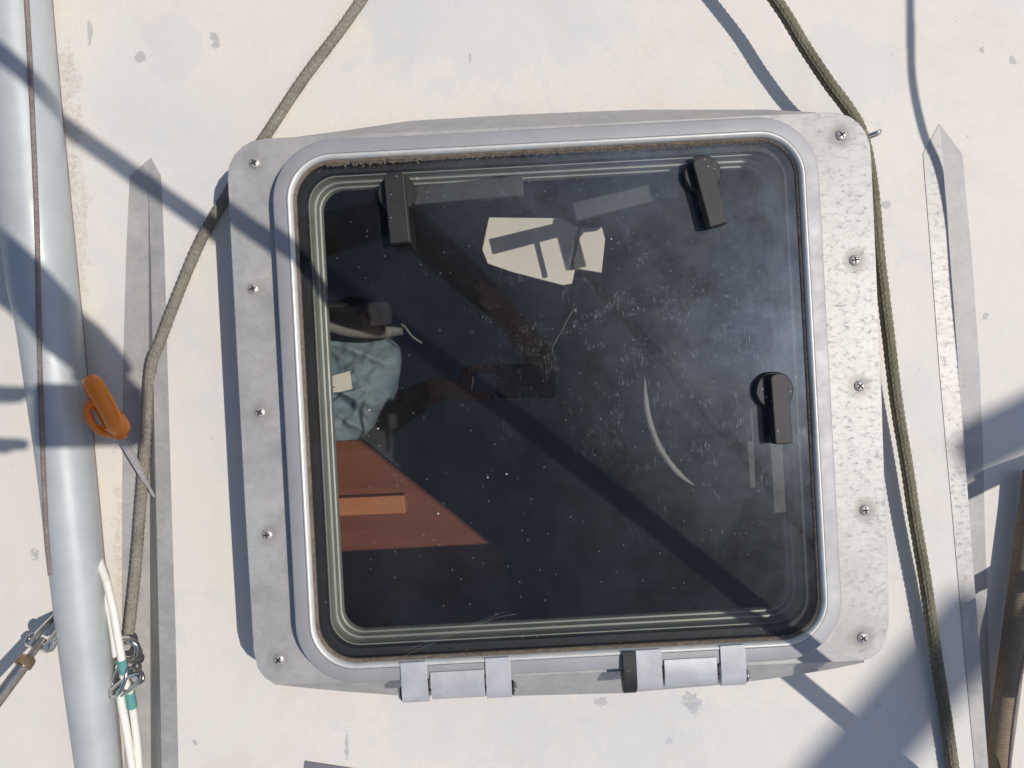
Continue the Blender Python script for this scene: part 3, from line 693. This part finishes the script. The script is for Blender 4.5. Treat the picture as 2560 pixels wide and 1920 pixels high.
# ------------------------------------------------------------------ left turnbuckle
tb = empty('turnbuckle', tuple(P(110, 1590, 0.02)))
o0 = P(110, 1590, 0.02)
A, B, Cc, D_ = P(-60, 1822, .100), P(62, 1658, .050), P(108, 1598, .018), P(150, 1548, -.022)
tube('body', [p - o0 for p in (A, A + (B - A) * .5, B)], .0068, M['steel_dull'], tb, 16)
cdir = (B - A).normalized()
tube('collar', [B - cdir * .004 - o0, B + cdir * .003 - o0, B + cdir * .007 - o0], lambda t: .0090 if t < .9 else .0078, M['bronze'], tb, 6, angle=30)
tube('threaded_rod', resample([B - o0, Cc - o0], .0006), .0040, M['steel_dull'], tb, 12, lambda a_, s_: 1 + .06 * math.sin(s_ * 4200 + a_))
sd = cdir.cross(Vector((0, 0, 1))).normalized()
for q in (-1, 1):
    tube('jaw_cheek', [Cc - cdir * .012 + sd * q * .0085 - o0, Cc + cdir * .004 + sd * q * .0085 - o0, D_ + sd * q * .0075 - o0], lambda t: .0046 - .001 * t, M['steel'], tb, 12)
    lathe('clevis_cap', [(.0066, 0), (.0066, .0022), (.0052, .0034), (.0006, .0036)], M['steel'], tb, 16, tuple(Cc - cdir * .004 + sd * q * .012 - o0), tuple(sd * q))
tube('clevis_pin', [Cc - cdir * .004 - sd * .013 - o0, Cc - cdir * .004 + sd * .013 - o0], .0032, M['steel'], tb, 12)
tube('eye_strap', [D_ - o0, D_ + Vector((.004, .02, -.02)) - o0], .006, M['steel_dull'], tb, 10)
tag(tb, 'weathered stainless turnbuckle with bronze collar left of the spar', 'turnbuckle')

# ------------------------------------------------------------------ shackle cluster and white cords
def cat(pts, per=10): return spline([P(*p) for p in pts], per)
sh = tube('shackle', cat([(300, 1648, -.018), (296, 1620, -.012), (308, 1606, -.006), (328, 1604, -.004), (343, 1616, -.006), (340, 1640, -.012), (328, 1652, -.018)]), .0036, M['steel'], None, 12)
tag(sh, 'stainless bow shackle at the end of the grey rope', 'shackle')
tube('shackle_pin', [P(292, 1654, -.020), P(350, 1646, -.016)], .0034, M['steel_dull'], sh, 12)
lathe('pin_head', [(.0055, 0), (.0055, .003), (.003, .0042)], M['steel'], sh, 12, tuple(P(348, 1646, -.016)), (1, .1, .2))
def oval(c, a, b, rot, z, tilt=0.0, n=28):
    out = []
    for k in range(n + 1):
        t = 2 * math.pi * k / n; u, v_ = a * math.cos(t), b * math.sin(t)
        out.append(P(c[0] + u * math.cos(rot) - v_ * math.sin(rot), c[1] + u * math.sin(rot) + v_ * math.cos(rot), z + tilt * u / a))
    return out
tag(tube('steel_ring', oval((312, 1716), 44, 15, R(-36), .000, .012), .0024, M['steel'], None, 10, cap=False), 'tilted oval stainless ring below the shackle', 'ring', 'split rings by the shackle')
tag(tube('steel_ring', oval((333, 1690), 26, 19, R(20), -.012, .006), .0020, M['steel_dull'], None, 10, cap=False), 'dark small split ring against the metal strip', 'ring', 'split rings by the shackle')
tag(tube('steel_ring', oval((298, 1700), 14, 44, R(18), -.004, .010), .0022, M['steel'], None, 10, cap=False), 'long narrow steel link between spar and shackle', 'ring', 'split rings by the shackle')
def wcord(pts, r, label, wh=()):
    o = tag(tube('shock_cord', cat(pts, 10), r, M['white'], None, 12), label, 'cord', 'white cords beside the spar')
    for q in wh:
        tube('whipping', resample(cat(q, 6), .0007), r * 1.22, M['teal'], o, 12, lambda a_, s_: 1 + .07 * math.sin(s_ * 3600))
    return o
wcord([(225, 1340, -.020), (262, 1440, .000), (270, 1468, .004), (284, 1530, .006), (294, 1590, .005), (304, 1646, .003), (310, 1690, 0), (320, 1718, -.004)], .0044, 'white cord curving from behind the spar into the ring', [[(303, 1650, .003), (308, 1668, .0015), (312, 1684, 0)]])
wcord([(235, 1400, -.025), (262, 1470, -.015), (272, 1520, -.012), (283, 1585, -.012), (290, 1640, -.014)], .0040, 'white cord half hidden behind the upper white cord', [])
wcord([(300, 1726, -.006), (304, 1760, -.010), (315, 1820, -.016), (332, 1925, -.022), (345, 2010, -.03)], .0046, 'white cord running down from the oval ring', [])
wcord([(322, 1716, -.010), (329, 1755, -.014), (336, 1800, -.02), (345, 1880, -.026), (352, 2010, -.03)], .0044, 'white cord with teal whipping nearest the metal strip', [[(324, 1730, -.012), (329, 1755, -.014), (331, 1768, -.016)]])

# ------------------------------------------------------------------ right edge: webbing covered bar and thin cord
wb = tube('webbing_bar', [P(2592, 1180, -.002), P(2580, 1270, -.006), P(2552, 1480, -.012), P(2522, 1700, -.018), P(2488, 1960, -.026), P(2479, 2030, -.028)], .0130, M['web'], None, 28)
tag(wb, 'brown ribbed webbing covered bar at the right edge', 'bar')
tag(tube('cord', cat([(2580, 1560, .03), (2552, 1690, .02), (2535, 1800, .01), (2525, 1900, .0), (2518, 2000, -.01)]), .0020, M['cord'], None, 8), 'thin dark cord right of the brown webbing bar', 'cord')
tag(sheet('nonskid_patch', [(762, 1903), (880, 1921), (1300, 1990), (1280, 2120), (740, 2100)], .0015, .0013, M['grey'], 0), 'corner of a dark grey non-skid patch at the bottom edge', 'patch')  # flat grey sheet painted as a shadow; nothing casts it

# ------------------------------------------------------------------ rigging overhead that throws the shadows, plus one added roll
def cast(px, py, h, base=0.0):
    q = P(px, py, base); return q + Vector((SX, SY, 1)) * h
def cline(pts, r, name, mat, label, cat_, base=0.0, per=8, seg=14, grp=None):
    return tag(tube(name, spline([cast(x, y, h, base) for x, y, h in pts], per), r, M[mat], None, seg), label, cat_, grp)
cline([(2215, 1885, .17), (2190, 1860, .20), (1130, 1010, .60), (0, 200, 1.05), (-700, -300, 1.35)], .0098, 'mainsheet', 'rope_l', 'slack sheet rope above the hatch throwing the long diagonal shadow', 'rope')
cline([(2270, -2600, 2.6), (2275, -120, .62), (2277, 60, .50), (2281, 200, .38), (2308, 330, .27), (2344, 425, .17), (2370, 560, .13), (2386, 760, .13), (2440, 1300, .2)], .0042, 'flag_halyard', 'cord', 'thin halyard hanging right of the deck, shading the right metal strip', 'halyard')
cline([(2462, 1530, 3.3), (2420, 1580, 3.3), (2130, 1920, 3.3), (1500, 2660, 3.3)], .044, 'boom', 'ally', 'round boom high above the deck throwing the broad soft shadow', 'boom', per=2, seg=24)
cline([(2900, 880, 2.4), (2560, 1060, 2.4), (2440, 1120, 2.4), (2385, 1150, 2.4)], .034, 'furled_awning', 'jacket', 'furled awning roll shading the right edge of the side deck', 'awning', -.02, 2, 20)  # added unseen roll, only there to shade the side deck's right edge
cline([(6500, -300, 2.6), (2760, 1075, .34), (2560, 1155, .30), (2385, 1238, .25)], .0085, 'shroud', 'steel_dull', 'steel tube shroud out to the right, shading the side deck', 'shroud', -.03)
cline([(2900, -2600, 3.2), (2575, 1130, .5), (2545, 1290, .42), (2500, 1470, .36), (2478, 1570, .33), (2462, 1720, .30)], .0068, 'shroud', 'steel_dull', 'upright wire shroud at the right, shading the brown bar', 'shroud', -.03)
cline([(2428, 1474, .16), (2446, 1462, .17), (2460, 1458, .17), (2480, 1440, .18), (2500, 1425, .19), (2545, 1396, .21), (2640, 1345, .25), (6200, -600, 2.2)], .008, 'rigging_screw', 'steel_dull', 'rigging screw out to the right, shading the side deck', 'turnbuckle', -.03)

# ------------------------------------------------------------------ the photographer, out of frame; phone round the lens
ph = tag(empty('phone', (0.029, 0.006, CZ + .004)), 'black phone held level over the hatch by the photographer', 'phone')
po = rrect(.0625, .0355, .009, 6); bevel(prism('body', po, .0, .008, M['screen'], ph), .0015, 2)
prism('screen', [(x * .96, y * .94) for x, y in po], .0081, .0084, M['screen'], ph)
lathe('lens', [(.006, -.0012), (.006, 0), (.004, .0001)], M['screen'], ph, 20, (-.029, -.006, 0))
def person():
    J = {}; V, E, RAD = [], [], []
    def add(k, co, r, parent=None):
        J[k] = len(V); V.append(co); RAD.append(r)
        if parent: E.append((J[parent], J[k]))
    gz = -.02
    add('pelvis', (-1.02, .16, .90), .155)
    add('waist', (-.93, .16, 1.04), .145, 'pelvis'); add('chest', (-.78, .16, 1.22), .165, 'waist'); add('upper', (-.66, .16, 1.33), .15, 'chest')
    add('neck', (-.57, .155, 1.41), .058, 'upper'); add('head0', (-.50, .15, 1.46), .085, 'neck'); add('head1', (-.43, .148, 1.50), .098, 'head0'); add('head2', (-.385, .147, 1.525), .075, 'head1')
    for s_, sy, el, wr in (('a', .36, (-.27, .40, 1.06), (-.012, .150, .905)), ('b', -.05, (-.36, -.12, 1.03), (-.165, -.012, .885))):
        add('sh' + s_, (-.66, sy, 1.33), .075, 'upper'); m = [(-.66 + el[0]) / 2, (sy + el[1]) / 2, (1.33 + el[2]) / 2]
        add('ua' + s_, tuple(m), .060, 'sh' + s_); add('el' + s_, el, .048, 'ua' + s_)
        add('fa' + s_, tuple(el[i] * .5 + wr[i] * .5 for i in range(3)), .044, 'el' + s_); add('wr' + s_, wr, .029, 'fa' + s_)
    for s_, hy in (('a', .27), ('b', .05)):
        add('hip' + s_, (-1.05, hy, .86), .105, 'pelvis'); add('kn' + s_, (-.98, hy + (.03 if s_ == 'a' else -.03), .46), .068, 'hip' + s_)
        add('cf' + s_, (-1.05, hy + (.03 if s_ == 'a' else -.03), .30), .060, 'kn' + s_); add('an' + s_, (-1.10, hy + (.03 if s_ == 'a' else -.03), .085 + gz), .042, 'cf' + s_)
        add('to' + s_, (-.96, hy + (.04 if s_ == 'a' else -.04), .035 + gz), .040, 'an' + s_)
    # hands: palm then five fingers each
    add('pa', (.030, .085, .884), .026, 'wra'); add('ka', (.052, .060, .880), .022, 'pa')
    for i, (m1, t1) in enumerate((((.070, .062, .884), (.0935, .036, .876)), ((.062, .048, .888), (.098, .018, .872)), ((.050, .040, .886), (.062, .040, .870)), ((.036, .050, .884), (.040, .042, .866)))):
        add(f'fa{i}m', m1, .0095, 'ka'); add(f'fa{i}t', t1, .008, f'fa{i}m')
    add('tham', (.060, .090, .872), .0105, 'pa'); add('that', (.085, .055, .872), .0085, 'tham')
    add('pb', (-.110, -.012, .884), .025, 'wrb'); add('kb', (-.096, .000, .884), .020, 'pb')
    for i, (m1, t1) in enumerate((((-.088, .036, .884), (-.026, .034, .872)), ((-.090, .031, .892), (-.030, .030, .882)), ((-.092, .034, .900), (-.045, .034, .892)), ((-.090, -.025, .880), (-.033, -.027, .870)))):
        add(f'fb{i}m', m1, .0092, 'kb'); add(f'fb{i}t', t1, .008, f'fb{i}m')
    add('thbm', (-.098, -.028, .874), .0105, 'pb'); add('thbt', (-.050, -.030, .872), .0085, 'thbm')
    me = bpy.data.meshes.new('person'); me.from_pydata(V, E, []); o = bpy.data.objects.new('person', me); C.objects.link(o)
    md = o.modifiers.new('skin', 'SKIN'); md.use_smooth_shade = True
    for i, sv in enumerate(me.skin_vertices[0].data): sv.radius = (RAD[i], RAD[i]); sv.use_root = (i == 0)
    sb = o.modifiers.new('sub', 'SUBSURF'); sb.levels = 1; sb.render_levels = 1
    dg = bpy.context.evaluated_depsgraph_get(); m2 = bpy.data.meshes.new_from_object(o.evaluated_get(dg))
    bpy.data.objects.remove(o)
    # nose and brow: pull the face forward-down
    for v in m2.vertices:
        c = v.co
        if (c - Vector((-.375, .147, 1.46))).length < .03: c += Vector((.018, 0, -.008))
    o = link('person', m2, [M['jacket'], M['jeans'], M['skin'], M['shoe']], None, True)
    for p in m2.polygons:
        c = p.center
        p.material_index = 0
        if c.x > -.56 and c.z > 1.42: p.material_index = 2
        elif c.z < .10: p.material_index = 3
        elif c.x < -.9 and c.z < .93: p.material_index = 1
        elif (c.x > -.045 and c.z < .93) or (c.x > -.185 and c.z < .91): p.material_index = 2
    hb = bmesh.new(); bmesh.ops.create_icosphere(hb, subdivisions=4, radius=.112)
    for v in hb.verts:
        v.co *= 1 + .05 * mnoise.noise(v.co * 60); v.co += Vector((-.462, .15, 1.525))
    bmesh.ops.delete(hb, geom=[v for v in hb.verts if (v.co - Vector((-.462, .15, 1.525))).dot(Vector((.62, 0, -.78))) > .0], context='VERTS')
    hm = bpy.data.meshes.new('hair'); hb.to_mesh(hm); hb.free(); link('hair', hm, M['hair'], o, True)
    tag(o, 'person in dark jacket leaning in to hold the phone over the hatch', 'person')
person()
